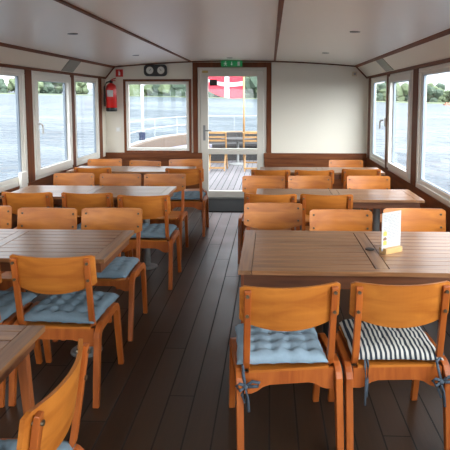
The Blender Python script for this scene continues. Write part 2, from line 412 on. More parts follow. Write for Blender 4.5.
# glazed aft door
d = thing('door_1', None, None, ((DX0+DX1)/2, YB, 0)); d['kind'] = 'structure'
dcx = (DX0+DX1)/2; ax = lambda x: x-dcx
obj('architrave', frame_ring(bmesh.new(), ax(DX0), ax(DX1), 0, DZ1, .076, -.028, .02, False), 'mahog', d, bevel=.004)
obj('frame', frame_ring(bmesh.new(), ax(DX0)+.076, ax(DX1)-.076, 0, DZ1-.076, .042, -.012, .06, False), 'pvcdoor', d, bevel=.004)
bm = bmesh.new(); lx0, lx1, lz1 = ax(-1.100), ax(-.106), 2.042
g0, g1 = ax(-.985), ax(-.210)
box(bm, lx0, g0, -.03, .04, .03, lz1); box(bm, g1, lx1, -.03, .04, .03, lz1)
box(bm, g0, g1, -.03, .04, 1.945, lz1); box(bm, g0, g1, -.03, .04, .720, .812); box(bm, g0, g1, -.03, .04, .03, .130)
obj('door_leaf', bm, 'pvcdoor', d, bevel=.006)
bm = bmesh.new(); box(bm, g0, g1, .002, .008, .812, 1.945); box(bm, g0, g1, .002, .008, .130, .720); obj('pane', bm, 'glass', d)
bm = bmesh.new(); hx = lx0+.055; box(bm, hx-.018, hx+.018, -.038, -.03, .94, 1.18)
tube(bm, [(hx, -.036, 1.10), (hx, -.08, 1.10), (hx+.02, -.085, 1.10), (hx+.115, -.085, 1.098)], .011, 8); obj('handle', bm, 'steel', d)
obj('hinge', B(lx0+.03, lx0+.12, -.040, -.03, 2.0, 2.035), 'brass', d)
obj('threshold', B(ax(DX0)+.076, ax(DX1)-.076, -.05, .05, 0, .03), 'steel', d)
# forward bulkhead behind the camera, its broad opening added to let daylight in
bm = bmesh.new()
for a in ((XL-OUT, XR+OUT, 0, .9), (XL-OUT, XR+OUT, 1.95, 2.3), (XL-OUT, XL+.3, .9, 1.95), (XR-.3, XR+OUT, .9, 1.95), (-.62, -.5, .9, 1.95)):
    box(bm, a[0], a[1], YF-.1, YF, a[2], a[3])
struct('wall_front', bm, 'cream')

# ------------------------------------------------------------------ fittings
G_LAMP = 'small recessed ceiling spots'
def downlight(x, y, label):
    z = cz(x)
    t = thing('ceiling_downlight', label, 'ceiling light', (x, y, z), 0, G_LAMP)
    obj('rim', lathe(bmesh.new(), [(.028, -.002), (.042, -.006), (.045, 0), (.045, .008), (.028, .008)], seg=20), 'steel', t, smooth=True)
    obj('lens', lathe(bmesh.new(), [(.027, -.003), (.027, .006)], seg=20), 'black', t)
for x, y, lab in ((-1.72, 4.52, 'small ceiling spot above the second window on the left'),
                  (-1.75, 6.75, 'small ceiling spot in front of the red fire extinguisher'),
                  (.70, 4.42, 'small ceiling spot on the right, nearer the viewer than its neighbour'),
                  (.67, 6.45, 'small ceiling spot near the plain right end of the aft wall'),
                  (-.60, 7.65, 'small ceiling spot above the green exit sign')):
    downlight(x, y, lab)
def slope_vent(xin, x2, y0, y1, label):
    # thin grille lying on the sloped panel
    dx, dz = x2-xin, Z2-ZT; L = math.hypot(dx, dz); nx, nz = (-dz/L, dx/L)
    if nz > 0: nx, nz = -nx, -nz
    t = thing('slope_grille', label, 'vent', (xin, (y0+y1)/2, ZT), 0, 'grey grilles on the sloped panels')
    def slab(f0, f1, ya, yb, th, bm):
        a = (dx*f0, dz*f0); b = (dx*f1, dz*f1)
        prism(bm, [a, b, (b[0]+nx*th, b[1]+nz*th), (a[0]+nx*th, a[1]+nz*th)], 'y', ya, yb); return bm
    h = (y1-y0)/2
    bm = slab(.14, .92, -h, h, .006, bmesh.new())
    obj('plate', bm, 'grey_metal', t)
    bm = bmesh.new()
    for k in range(7): slab(.2+k*.1, .23+k*.1, -h+.02, h-.02, .010, bm)
    obj('louvre', bm, 'grey_metal', t)
slope_vent(XL, X2L, 6.42, 6.80, 'grey grille on the sloped panel above the left windows')
slope_vent(XR, X2R, 6.38, 6.78, 'grey grille on the sloped panel above the right windows')

# exit sign
t = thing('exit_sign', 'green emergency exit sign with white symbols above the glazed door', 'sign', (-.605, YB-.03, 2.095))
obj('sign_plate', B(-.165, .165, -.045, .0, 0, .092), 'green', t, bevel=.003)
bm = bmesh.new(); Y0, Y1 = -.049, -.045
# running figure
disc_y(bm, -.095, .073, .009, Y0, Y1, 10)
prism(bm, [(-.11, .062), (-.092, .062), (-.086, .034), (-.102, .034)], 'y', Y0, Y1)
prism(bm, [(-.10, .036), (-.088, .036), (-.072, .012), (-.082, .010)], 'y', Y0, Y1)
prism(bm, [(-.103, .036), (-.093, .034), (-.112, .012), (-.122, .016)], 'y', Y0, Y1)
prism(bm, [(-.094, .060), (-.070, .046), (-.074, .040), (-.096, .052)], 'y', Y0, Y1)
prism(bm, [(-.108, .060), (-.128, .044), (-.124, .038), (-.104, .050)], 'y', Y0, Y1)
obj('symbol', bm, 'white', t); bm = bmesh.new()
# arrow down
box(bm, -.006, .006, Y0, Y1, .040, .076); prism(bm, [(-.020, .042), (.020, .042), (0, .014)], 'y', Y0, Y1)
obj('symbol', bm, 'white', t); bm = bmesh.new()
# door
box(bm, .090, .128, Y0, Y1, .012, .078)
obj('symbol', bm, 'white', t)

# round twin gauges
t = thing('twin_gauge', 'black plate with two round white dials above the aft window', 'gauge', (-1.811, YB, 2.043))
def rrect(hx, hz, r, n=6):
    p = []
    for sx, sz, a in ((1, 1, 0), (-1, 1, PI/2), (-1, -1, PI), (1, -1, 1.5*PI)):
        p += arc((sx*(hx-r), sz*(hz-r)), r, a, a+PI/2, n)
    return p
obj('back_plate', prism(bmesh.new(), rrect(.184, .092, .06), 'y', -.03, 0), 'black', t, bevel=.006)
for k, a in ((-1, .9), (1, 2.2)):
    q = obj('dial', disc_y(bmesh.new(), k*.088, 0, .056, -.036, -.03, 28), 'gauge', t)
    bm = bmesh.new(); ca, sa = math.cos(a), math.sin(a)
    prism(bm, [(k*.088+ca*.044, sa*.044), (k*.088-sa*.005, ca*.005), (k*.088-ca*.012, -sa*.012), (k*.088+sa*.005, -ca*.005)], 'y', -.038, -.036)
    obj('needle', bm, 'black', q)
    bm = bmesh.new()
    prism(bm, arc((k*.088, 0), .064, 0, 2*PI, 28)[:-1], 'y', -.033, -.03); obj('bezel', bm, 'bolt', q)

# fire extinguisher sign and extinguisher
t = thing('fire_sign', 'red square fire extinguisher sign on the cream aft wall', 'sign', (-2.392, YB, 2.003))
obj('sign_plate', B(-.058, .058, -.006, 0, -.058, .058), 'redsign', t)
bm = bmesh.new()
prism(bm, [(-.014, -.036), (.014, -.036), (.014, .012), (.008, .02), (-.008, .02), (-.014, .012)], 'y', -.008, -.006)
box(bm, -.018, .008, -.008, -.006, .026, .034); obj('pictogram', bm, 'white', t)
EX, EY = -2.49, 8.08
t = thing('fire_extinguisher', 'red fire extinguisher with black base hung in the aft left corner', 'fire extinguisher', (EX, EY, 1.40))
obj('cylinder', lathe(bmesh.new(), [(.070, .05), (.082, .06), (.082, .36), (.074, .40), (.045, .43), (.022, .44), (.02, .46)], seg=28), 'red', t, smooth=True)
obj('base', lathe(bmesh.new(), [(.070, 0), (.086, .006), (.086, .058), (.07, .062)], seg=28), 'black', t, smooth=True)
obj('valve', lathe(bmesh.new(), [(.02, .44), (.028, .45), (.028, .475), (.014, .49)], seg=14), 'black', t, smooth=True)
bm = tube(bmesh.new(), [(.0, 0, .48), (.03, -.03, .50), (.09, -.05, .515)], .008, 6); tube(bm, [(0, 0, .47), (.03, -.03, .48), (.085, -.05, .475)], .007, 6)
obj('lever', bm, 'red', t)
obj('hose', tube(bmesh.new(), [(-.02, 0, .465), (-.06, -.04, .45), (-.092, -.05, .38), (-.094, -.05, .22), (-.088, -.048, .08)], .011, 8), 'black', t, smooth=True)
bm = bmesh.new()
for a0 in range(-8, 3):
    pass
lab = [(a, .0835) for a in [math.radians(-125+10*i) for i in range(8)]]
for (a, r), (b, _) in zip(lab, lab[1:]):
    vs = [bm.verts.new((r*math.cos(q), r*math.sin(q), z)) for q, z in ((a, .23), (b, .23), (b, .33), (a, .33))]
    bm.faces.new(vs)
obj('label_sticker', bm, 'paper', t)
obj('wall_bracket', B(-.03, .03, .07, .13, .15, .40), 'black', t)

t = thing('light_switch', 'small white switch on the cream wall left of aft window', 'switch', (-2.43, YB, 1.11))
obj('plate', B(-.04, .04, -.008, 0, -.04, .04), 'pvc', t, bevel=.003); obj('rocker', B(-.024, .024, -.014, -.008, -.024, .024), 'white', t, bevel=.003)
t = thing('siren', 'small beige alarm box high in the aft right corner', 'alarm', (1.30, YB, 1.98))
obj('housing', B(-.035, .035, -.05, 0, -.035, .035), 'beige', t, bevel=.006); obj('grille', disc_y(bmesh.new(), 0, 0, .02, -.054, -.05), 'inkgrey', t)
o = obj('door_sticker', B(-.06, .06, -.003, 0, -.048, .048), 'cap_dark', loc=(-.90, YB+.0015, 1.85)); tag(o, 'small dark rectangular sticker high on the door glass', 'sticker')
o = obj('sill_board', B(-.018, .018, -.065, .065, -.25, .0), 'pvc', loc=(XL+.022, 5.33, .83), bevel=.004)
tag(o, 'short white board standing against the window corner on the left', 'board')
o = obj('door_mat', B(-.98, -.07, 7.22, 8.14, 0, .012), 'mat', bevel=.004); tag(o, 'dark rubber mat on the planks before the glazed door', 'mat')

# ------------------------------------------------------------------ tables
def make_table(label, x0, x1, y0, y1, ped, apron=.06, cap=False, rot=0, cross=True, zt=.75, leg=None, pedmat='steel', gap=.0034):
    cx, cy = (x0+x1)/2, (y0+y1)/2; hx, hy = (x1-x0)/2, (y1-y0)/2
    t = thing('dining_table', label, 'table', (cx, cy, 0), rot, 'slatted wooden dining tables')
    st = .066; rail = .05; T0, T1 = zt-.022, zt
    bm = bmesh.new()
    box(bm, -hx, -hx+st, -hy, hy, T0, T1, 1); box(bm, hx-st, hx, -hy, hy, T0, T1, 1)
    gaps = [(-hx+st, -.034), (.034, hx-st)] if cross else [(-hx+st, hx-st)]
    if cross: box(bm, -.034+.002, .034-.002, -hy+rail+.003, hy-rail-.003, T0, T1, 1)
    for yy in (-hy, hy-rail): box(bm, -hx+st+.003, hx-st-.003, yy, yy+rail, T0, T1)
    n = max(6, round((2*hy-2*rail)/.072)); sw = (2*hy-2*rail)/n
    for a, b in gaps:
        for k in range(n):
            ya = -hy+rail+k*sw; box(bm, a+.0035, b-.0035, ya+gap, ya+sw-gap, T0, T1-.0005)
    box(bm, -hx+.02, hx-.02, -hy+.02, hy-.02, T0-.006, T0+.003, 2)
    obj('tabletop', bm, ['teak', 'teak_cross', 'apron'], t)
    bm = bmesh.new(); e = .028
    box(bm, -hx+e, hx-e, -hy+e, -hy+e+.022, T0-apron, T0-.006); box(bm, -hx+e, hx-e, hy-e-.022, hy-e, T0-apron, T0-.006)
    box(bm, -hx+e, -hx+e+.022, -hy+e+.022, hy-e-.022, T0-apron, T0-.006); box(bm, hx-e-.022, hx-e, -hy+e+.022, hy-e-.022, T0-apron, T0-.006)
    obj('apron', bm, 'apron', t)
    for px, py in ped:
        p = obj('pedestal', lathe(bmesh.new(), [(.032, .014), (.032, T0-.02), (.09, T0-.012), (.09, T0-.004)], (px-cx, py-cy), 20), pedmat, t, smooth=False)
        obj('base_plate', lathe(bmesh.new(), [(.098, 0), (.098, .008), (.085, .014), (.03, .018)], (px-cx, py-cy), 32), pedmat, p)
    if cap: obj('hole_cap', lathe(bmesh.new(), [(.026, T1-.01), (.026, T1+.004), (.02, T1+.006)], (0, -.01), 18), 'cap_dark', t)
    if leg:
        for lx, ly, sx, sy in leg:
            bm = bmesh.new(); pts = [(lx, ly, T0-.01), (lx+sx*.045, ly+sy*.01, .01)]
            a, b = Vector(pts[0]), Vector(pts[1]); A = []; Z = []
            for dx, dy in ((-1, -1), (1, -1), (1, 1), (-1, 1)):
                A.append(bm.verts.new(a+Vector((dx*.020, dy*.016, 0)))); Z.append(bm.verts.new(b+Vector((dx*.013, dy*.013, -.01))))
            bm.faces.new(A); bm.faces.new(Z[::-1])
            for k in range(4): bm.faces.new([A[k], A[(k+1) % 4], Z[(k+1) % 4], Z[k]])
            obj('leg', bm, 'tleg', t, bevel=.004)
    return t
make_table('slatted wooden table at bottom left corner, only one corner in view', -2.30, -.852, 1.17, 1.872, [], leg=[(.66, .29, 1, 1), (.66, -.29, 1, -1), (-.66, .29, -1, 1), (-.66, -.29, -1, -1)], apron=.05, zt=.742)
make_table('slatted wooden table under the left windows, second from the viewer', -2.33, -.893, 2.70, 3.325, [(-1.165, 3.14), (-1.95, 3.14)], zt=.737)
make_table('slatted wooden table on the left, third from the viewer', -2.36, -.91, 4.40, 4.97, [(-1.17, 4.80), (-2.0, 4.75)])
make_table('pale shining table on the left nearest the aft window', -2.40, -.93, 5.97, 6.46, [(-1.3, 6.2), (-2.0, 6.2)])
make_table('large brown slatted table on the right with the menu card', -.158, 1.285, 2.512, 3.312, [(.345, 2.98)], apron=.075, cap=True, pedmat='black', gap=.0022)
make_table('brown slatted table on the right behind the menu card table', -.125, 1.295, 4.36, 4.88, [(.25, 4.62), (.95, 4.62)])
make_table('slatted table on the right nearest the aft wall', -.125, 1.32, 5.98, 6.45, [(.25, 6.17), (.95, 6.17)])

# ------------------------------------------------------------------ chairs
def back_plan(u, z):                       # y of the backrest's centre surface; u in -1..1
    return -.160-(z-.44)*.15-.046*(1-u*u)+.034
def make_chair(label):
    t = thing('dining_chair', label, 'chair', (0, 0, 0), 0, 'orange bentwood and plywood dining chairs')
    # seat
    bm = bmesh.new(); nx, ny = 8, 8; g = {}
    for s, dz in ((0, 0), (1, -.012)):
        for i in range(nx+1):
            for j in range(ny+1):
                u, v = -1+2*i/nx, j/ny
                hwid = .190-.010*(1-v) 
                x, y = u*hwid, -.165+.40*v
                if v > .85 and abs(u) > .8: y -= .02*(abs(u)-.8)/.2
                z = .408+.012*v-.022*math.sin(PI*min(1, v*1.25))*(1-.4*u*u)*.5+dz
                g[s, i, j] = bm.verts.new((x, y, z))
    for s in (0, 1):
        for i in range(nx):
            for j in range(ny):
                q = [g[s, i, j], g[s, i+1, j], g[s, i+1, j+1], g[s, i, j+1]]; bm.faces.new(q if s == 0 else q[::-1])
    for i in range(nx):
        bm.faces.new([g[0, i, 0], g[1, i, 0], g[1, i+1, 0], g[0, i+1, 0]]); bm.faces.new([g[0, i, ny], g[0, i+1, ny], g[1, i+1, ny], g[1, i, ny]])
    for j in range(ny):
        bm.faces.new([g[0, 0, j], g[0, 0, j+1], g[1, 0, j+1], g[1, 0, j]]); bm.faces.new([g[0, nx, j], g[1, nx, j], g[1, nx, j+1], g[0, nx, j+1]])
    obj('seat', bm, 'ply', t)
    # backrest, curved plywood with bolt heads
    bm = bmesh.new(); NU, NV = 24, 7; W = .222; g = {}
    for s in (0, 1):
        for i in range(NU+1):
            u = -1+2*i/NU; au = abs(u)
            r = .012/W; c = max(0, (au-(1-r))/r); cut = .012*(1-math.sqrt(max(0, 1-min(1, c)**2)))
            zt = .803-.006*(1-u*u)-cut; zb = .636-.040*(1-min(1, au/.95)**2)+cut*.8
            for j in range(NV+1):
                z = zb+(zt-zb)*j/NV
                g[s, i, j] = bm.verts.new((u*W, back_plan(u, z)+(.0065 if s else -.0065), z))
    for s in (0, 1):
        for i in range(NU):
            for j in range(NV):
                q = [g[s, i, j], g[s, i+1, j], g[s, i+1, j+1], g[s, i, j+1]]; bm.faces.new(q if s == 0 else q[::-1])
    for i in range(NU):
        bm.faces.new([g[0, i, 0], g[1, i, 0], g[1, i+1, 0], g[0, i+1, 0]]); bm.faces.new([g[0, i, NV], g[0, i+1, NV], g[1, i+1, NV], g[1, i, NV]])
    for j in range(NV):
        bm.faces.new([g[0, 0, j], g[0, 0, j+1], g[1, 0, j+1], g[1, 0, j]]); bm.faces.new([g[0, NU, j], g[1, NU, j], g[1, NU, j+1], g[0, NU, j+1]])
    XP = .190; up = XP/W
    for sx in (-1, 1):
        for z in (.672, .764):
            yb = back_plan(up, z)
            disc_y(bm, sx*XP*1.01, z, .008, yb-.034, yb+.011, 10, 1)
    bk = obj('backrest', bm, ['ply', 'bolt'], t)
    # bent posts running from the backrest down into the seat rail
    for sx in (-1, 1):
        lean = lambda z: back_plan(up, z)-.017
        path = [(lean(z), z) for z in (.788, .75, .69, .63, .56, .49)]
        yb = lean(.49); path += [(yb+.008, .448), (yb+.022, .418), (yb+.048, .400), (yb+.10, .395), (yb+.24, .395), (yb+.345, .400)]
        obj('back_post', strip(bmesh.new(), path, sx*XP, .029, [.017, .021, .021]+[.021]*9), 'bent', t, bevel=.003)
    # side frames: inverted-U bent legs
    for sx in (-1, 1):
        rail = [(-.218, 0), (-.202, .12), (-.184, .25), (-.173, .315)]
        rail += arc((-.112, .335), .062, PI, PI/2, 5)[1:]
        rail += [(-.03, .400), (.05, .404)]
        rail += arc((.108, .343), .062, PI/2, 0, 5)
        rail += [(.190, .23), (.212, .12), (.236, 0)]
        th = []
        for p in rail: th.append(.026+.016*min(1, p[1]/.34))
        obj('leg_frame', strip(bmesh.new(), rail, sx*.2225, .032, th), 'bent', t, bevel=.004)
    # aprons under the seat, arched below
    for y0, y1, zt in ((-.166, -.148, .397), (.125, .143, .40)):
        pts = [(-.201, zt), (-.201, .305), (-.17, .303), (-.145, .312), (-.118, .330), (-.088, .338), (.088, .338), (.118, .330), (.145, .312), (.17, .303), (.201, .305), (.201, zt)]
        obj('apron', prism(bmesh.new(), pts, 'y', y0, y1), 'bent', t)
    return t
CH = {}
first = make_chair('x')
used = [False]
def chair(key, x, y, away=True, a=0, label=''):
    """(x, y): plan position of the middle of the backrest's top edge; away: sitter looks towards the aft door"""
    rz = math.radians(a)+(0 if away else PI)
    off = Matrix.Rotation(rz, 2) @ Vector((0, -.195))
    loc = (x-off.x, y-off.y, 0)
    if not used[0]:
        used[0] = True; first.location = loc; first.rotation_euler = (0, 0, rz); first['label'] = label; r = first
    else: r = dup(first, loc, rz, label)
    CH[key] = (loc, rz); return r
chair('L0', -1.62, 2.545, True, 0, 'orange chair cut by the left edge of the photo, beside the nearest whole left chair')
chair('L1', -1.122, 2.56, True, 0, 'nearest whole orange chair on the left, back turned, with blue cushion, on the aisle side')
chair('A', -.615, 1.445, True, 92, 'orange chair at the bottom left corner, turned sideways to the corner table')
chair('LF0', -2.14, 3.75, False, 1, 'orange chair facing the viewer behind the second left table, at the window')
chair('LF1', -1.622, 3.69, False, -2, 'orange chair facing the viewer behind the second left table, middle of three')
chair('LF2', -1.153, 3.71, False, 1, 'orange chair facing the viewer behind the second left table, on the aisle side')
chair('CN1', -2.095, 4.33, True, 0, 'orange chair with its back turned at the third left table, at the window')
chair('CN2', -1.568, 4.325, True, 0, 'orange chair with its back turned at the third left table, middle of three')
chair('CN3', -1.057, 4.235, True, 0, 'orange chair with its back turned at the third left table, on the aisle side')
chair('CF1', -2.105, 5.47, False, 0, 'orange chair facing the viewer behind the third left table, at the window')
chair('CF2', -1.595, 5.45, False, 0, 'orange chair facing the viewer behind the third left table, middle of three')
chair('CF3', -1.118, 5.45, False, 0, 'orange chair facing the viewer behind the third left table, on the aisle side')
chair('DN1', -2.075, 5.93, True, 0, 'orange chair with its back turned at the farthest left table, at the window')
chair('DN3', -.993, 5.92, True, 1, 'orange chair with its back turned at the farthest left table, on the aisle side')
chair('DF1', -2.2, 6.8, False, 8, 'far orange chair facing the viewer by the left corner under the extinguisher')
chair('DF2', -1.605, 6.60, False, -14, 'far orange chair facing the viewer under the middle of the aft window')
chair('DF3', -1.12, 6.8, False, 14, 'far orange chair facing the viewer beneath the right end of aft window')
chair('R1a', 0.092, 2.185, True, 9, 'near right orange chair with pale blue cushion, next to the aisle')
chair('R1b', 0.578, 2.235, True, 4, 'near right orange chair with the black and white striped cushion')
chair('RF1', 0.022, 3.94, False, 2, 'orange chair facing the viewer behind the menu card table, next to the aisle')
chair('RF2', 0.506, 3.72, False, 0, 'orange chair facing the viewer directly left of the menu card')
chair('RF3', 1.045, 3.78, False, -1, 'orange chair facing the viewer directly right of the menu card')
chair('RB1', 0.003, 4.335, True, -2, 'orange chair with its back turned at the second right table, next to the aisle')
chair('RB2', 0.474, 4.335, True, -2, 'orange chair with its back turned at the second right table, second from the aisle')
chair('RG1', -0.067, 5.35, False, -1, 'orange chair facing the viewer behind the second right table, next to the aisle')
chair('RG2', 0.408, 5.37, False, 0, 'orange chair facing the viewer behind the second right table, middle of three')
chair('RG3', 1.015, 5.39, False, 0, 'orange chair facing the viewer behind the second right table, at the window')
chair('RC1', .004, 5.83, True, -2, 'orange chair with its back turned at the farthest right table, next to the aisle')
chair('RC2', .496, 5.82, True, -1, 'orange chair with its back turned at the farthest right table, middle of three')
chair('RC3', 1.04, 5.93, True, 0, 'orange chair with its back turned at the farthest right table, at the window')
chair('RH', 0.985, 6.8, False, 0, 'single far orange chair facing the viewer against the right aft corner')

# ------------------------------------------------------------------ cushions
def cushion_mesh(name, mat, seed, w=.205, d=.195, tuft=5, amp=1):
    bm = bmesh.new(); n = 32; g = {}
    sp = lambda t: math.copysign(abs(t)**.92, t)
    for s in (0, 1):
        for i in range(n+1):
            for j in range(n+1):
                u, v = -1+2*i/n, -1+2*j/n
                edge = (1-abs(u)**5)*(1-abs(v)**5)
                pil = max(0, edge)**.42
                tx, ty = (u*.5+.5)*tuft, (v*.5+.5)*tuft
                # dimples on the tuft points
                dim = 0
                for a in range(1, tuft):
                    for b in range(1, tuft):
                        dd = math.hypot(tx-a, ty-b); dim += math.exp(-(dd/.22)**2)
                seams = .25*(math.exp(-((tx-round(tx))/.16)**2)*(0 < round(tx) < tuft)+math.exp(-((ty-round(ty))/.16)**2)*(0 < round(ty) < tuft))
                nzv = noise.noise(Vector((u*4+seed, v*4, seed*1.7)))*.004+noise.noise(Vector((u*11, v*11+seed, 3)))*.0022
                pinch = 1-.035*math.sin(PI*(u*.5+.5))**2*0
                x = u*w*(1-.03*(1-abs(v))*(abs(u) > .9)); y = v*d*(1-.03*(1-abs(u))*(abs(v) > .9))
                x += .004*noise.noise(Vector((v*3, seed, 1))); y += .004*noise.noise(Vector((u*3, seed, 5)))
                if s == 0: z = .010+pil*.043-amp*(dim*.024+seams*.020)+nzv*1.6*pil
                else: z = .010-pil*.0095
                if s == 1 and (i in (0, n) or j in (0, n)): g[s, i, j] = g[0, i, j]; continue
                g[s, i, j] = bm.verts.new((x, y, z))
    for s in (0, 1):
        for i in range(n):
            for j in range(n):
                q = [g[s, i, j], g[s, i+1, j], g[s, i+1, j+1], g[s, i, j+1]]; bm.faces.new(q if s == 0 else q[::-1])
    o = obj(name, bm, mat, smooth=True)
    return o
cush = {}
src = [None]
def cushion(key, label, dx=0, dy=0, a=0, mat='fabric', own=None):
    (lx, ly, lz), rz = CH[key]
    off = Matrix.Rotation(rz, 2) @ Vector((dx, .035+dy))
    if own is not None: o = cushion_mesh('seat_cushion', mat, own, amp=.35 if mat == 'stripe' else .8)
    elif src[0] is None: o = cushion_mesh('seat_cushion', mat, 1.3); src[0] = o
    else: o = src[0].copy(); COL.objects.link(o)
    o.location = (lx+off.x, ly+off.y, .4195); o.rotation_euler = (0, 0, rz+math.radians(a))
    tag(o, label, 'cushion', 'tufted seat cushions')
    cush[key] = o; return o
cushion('L1', 'blue tufted cushion on the nearest whole left chair', .012, 0, -3)
cushion('L0', 'blue tufted cushion on the chair cut by the left edge', .02, .0, -4)
cushion('A', 'blue tufted cushion on the sideways chair at bottom left')
cushion('LF2', 'blue tufted cushion at the aisle end of second left table', 0, .01)
cushion('CN3', 'blue tufted cushion on the aisle chair at the third left table', .0, 0)
cushion('CN2', 'blue tufted cushion seen dimly between two chairs at the third left table')
cushion('DN3', 'blue tufted cushion on the aisle chair at the farthest left table', .0, 0)
cushion('RF1', 'blue tufted cushion glimpsed in the gap behind the menu card table')
cushion('RC2', 'blue tufted cushion glimpsed at the farthest right table')
ca = cushion('R1a', 'pale blue tufted cushion with a bow, on the near right aisle chair', -.014, .0, -4, 'fabric_pale', own=4.1)
cb = cushion('R1b', 'black and white striped cushion on the near right chair', .012, -.002, -2.5, 'stripe', own=8.2)
def bow(parent, x0, y0, flip=1, k=1.35):
    bm = bmesh.new(); f = flip; x = y = 0
    tube(bm, [(x+.02*f, y+.02, .02), (x-.008*f, y-.01, .005), (x-.006*f, y-.035, -.02), (x, y-.045, -.05)], .005, 6)
    tube(bm, [(x, y-.045, -.05), (x+.022*f, y-.055, -.030), (x+.045*f, y-.055, -.035), (x+.040*f, y-.052, -.048), (x, y-.045, -.052)], .0055, 6)
    tube(bm, [(x, y-.045, -.05), (x-.018*f, y-.052, -.062), (x-.030*f, y-.05, -.045), (x-.02*f, y-.046, -.040), (x, y-.045, -.048)], .0055, 6)
    tube(bm, [(x, y-.045, -.05), (x+.006*f, y-.058, -.085), (x+.010*f, y-.06, -.130)], .005, 6)
    tube(bm, [(x, y-.045, -.05), (x-.012*f, y-.055, -.075), (x-.002*f, y-.058, -.10)], .005, 6)
    bmesh.ops.create_uvsphere(bm, u_segments=8, v_segments=6, radius=.009, matrix=Matrix.Translation((x, y-.048, -.05)))
    for v in bm.verts: v.co = Vector((x0+v.co.x*k, y0+v.co.y, v.co.z*k))
    obj('tie', bm, 'tie', parent, smooth=True)
bow(ca, -.168, -.192, 1)
bow(cb, .180, -.190, 1)
bm = bmesh.new()
tube(bm, [(-.150, -.185, .012), (-.152, -.215, -.01), (-.150, -.222, -.08), (-.152, -.222, -.19)], .005, 6)
tube(bm, [(-.138, -.185, .012), (-.140, -.215, -.01), (-.142, -.222, -.07), (-.146, -.222, -.15)], .005, 6)
obj('tie', bm, 'tie', cb, smooth=True)

# ------------------------------------------------------------------ menu card on the right table
mr = math.radians(33)
t = thing('menu_holder', 'pale wooden block holding the menu card on right table', 'menu stand', (.672, 2.86, .75), mr)
obj('block', prism(bmesh.new(), [(-.026, 0), (.026, 0), (.026, .030), (.004, .030), (.004, .014), (-.004, .014), (-.004, .030), (-.026, .030)], 'x', -.062, .062), 'block', t)
c = thing('menu_card', 'white printed menu card standing in a wooden block', 'menu', (.672, 2.86, .765), mr)
obj('card', B(-.072, .072, -.0012, .0012, 0, .212), 'paper', c)
bm = bmesh.new(); rnd = random.Random(3)
for k in range(20):
    z = .196-k*.0085
    a = -.058 if z > .10 else -.026
    if 5 <= k <= 7: a = -.02
    x = a
    while x < .05:
        l = rnd.uniform(.012, .03); box(bm, x, min(x+l, .062), -.0016, -.0012, z, z+.0026); x += l+.006
obj('printed_lines', bm, 'inkgrey', c)
bm = bmesh.new()
for z in (.082, .030): prism(bm, [(-.060, z), (-.036, z), (-.034, z+.018), (-.042, z+.026), (-.054, z+.026), (-.062, z+.018)], 'y', -.0018, -.0012)
obj('printed_icon', bm, 'inkgold', c)
bm = bmesh.new(); prism(bm, [(-.061, .058), (-.037, .058), (-.036, .068), (-.046, .076), (-.062, .068)], 'y', -.0018, -.0012)
obj('printed_icon', bm, 'inkbrown', c)
o = obj('paper_napkin', B(-.05, .05, -.05, .05, 0, .004), 'paper', loc=(-.952, 1.575, .7425), rotz=.4); tag(o, 'white folded paper napkin at the edge of the corner table', 'napkin')

# ------------------------------------------------------------------ the open aft deck
bm = bmesh.new()
hull = [(XL-.1, YB+.06), (XL-.1, 11.0), (-2.55, 12.4), (-2.1, 13.4), (-1.4, 13.95), (-.56, 14.15), (.3, 13.95), (1.0, 13.4), (1.45, 12.4), (XR+.1, 11.0), (XR+.1, YB+.06)]
prism(bm, hull, 'z', -.12, -.02); o = struct('floor_aft_deck', bm, 'deck')
def offset(path, dist):
    out = []
    for i, p in enumerate(path):
        a = Vector(path[max(i-1, 0)]); b = Vector(path[min(i+1, len(path)-1)]); d = (b-a).normalized(); n = Vector((d.y, -d.x))
        out.append((p[0]+n.x*dist, p[1]+n.y*dist))
    return out
def smooth_path(P, n=6):
    out = []
    for i in range(len(P)-1):
        p0, p1, p2, p3 = P[max(i-1, 0)], P[i], P[i+1], P[min(i+2, len(P)-1)]
        for k in range(n):
            t = k/n
            out.append(tuple(.5*((2*p1[c])+(-p0[c]+p2[c])*t+(2*p0[c]-5*p1[c]+4*p2[c]-p3[c])*t*t+(-p0[c]+3*p1[c]-3*p2[c]+p3[c])*t**3) for c in (0, 1)))
    out.append(tuple(P[-1])); return out
HP = smooth_path(hull)
def band(path, d0, d1, z0, z1):
    bm = bmesh.new(); A, Bp = offset(path, d0), offset(path, d1); R = []
    for a, b in zip(A, Bp): R.append([bm.verts.new((a[0], a[1], z0)), bm.verts.new((b[0], b[1], z0)), bm.verts.new((b[0], b[1], z1)), bm.verts.new((a[0], a[1], z1))])
    for p, q in zip(R, R[1:]):
        for k in range(4): bm.faces.new([p[k], p[(k+1) % 4], q[(k+1) % 4], q[k]])
    bm.faces.new(R[0][::-1]); bm.faces.new(R[-1]); return bm
struct('wall_bulwark', band(HP, .0, .05, -.9, .66), 'bulwark')
n1 = len(HP)
t = thing('stern_bench', 'long curved upholstered bench following the stern rail outside', 'bench', (0, 0, -.02))
cuts = [i for i in range(0, n1, 5)]+[n1-1]
for a, b in zip(cuts, cuts[1:]):
    if b <= a: continue
    seg = HP[a:b+1]; mid = seg[len(seg)//2]
    right = mid[0] > -1.95
    obj('back_cushion', band(seg, .06, .16, .43, .72), 'benchgrey' if right else 'benchbeige', t, bevel=.02)
    obj('seat_cushion', band(seg, .16, .60, .36, .46), 'benchgrey' if right else 'benchseat', t, bevel=.02)
obj('bench_base', band(HP, .16, .52, .0, .36), 'benchgrey', t)
ks = next(i for i, p in enumerate(HP) if p[1] > 13.2)
obj('capping', band(HP[:ks+1], -.02, .07, .70, .735), 'white_out', t)
obj('capping', band(HP[ks:], -.02, .07, .70, .735), 'pine', t)
t = thing('stern_railing', 'thin white rail running around the stern outside', 'railing', (0, 0, 0))
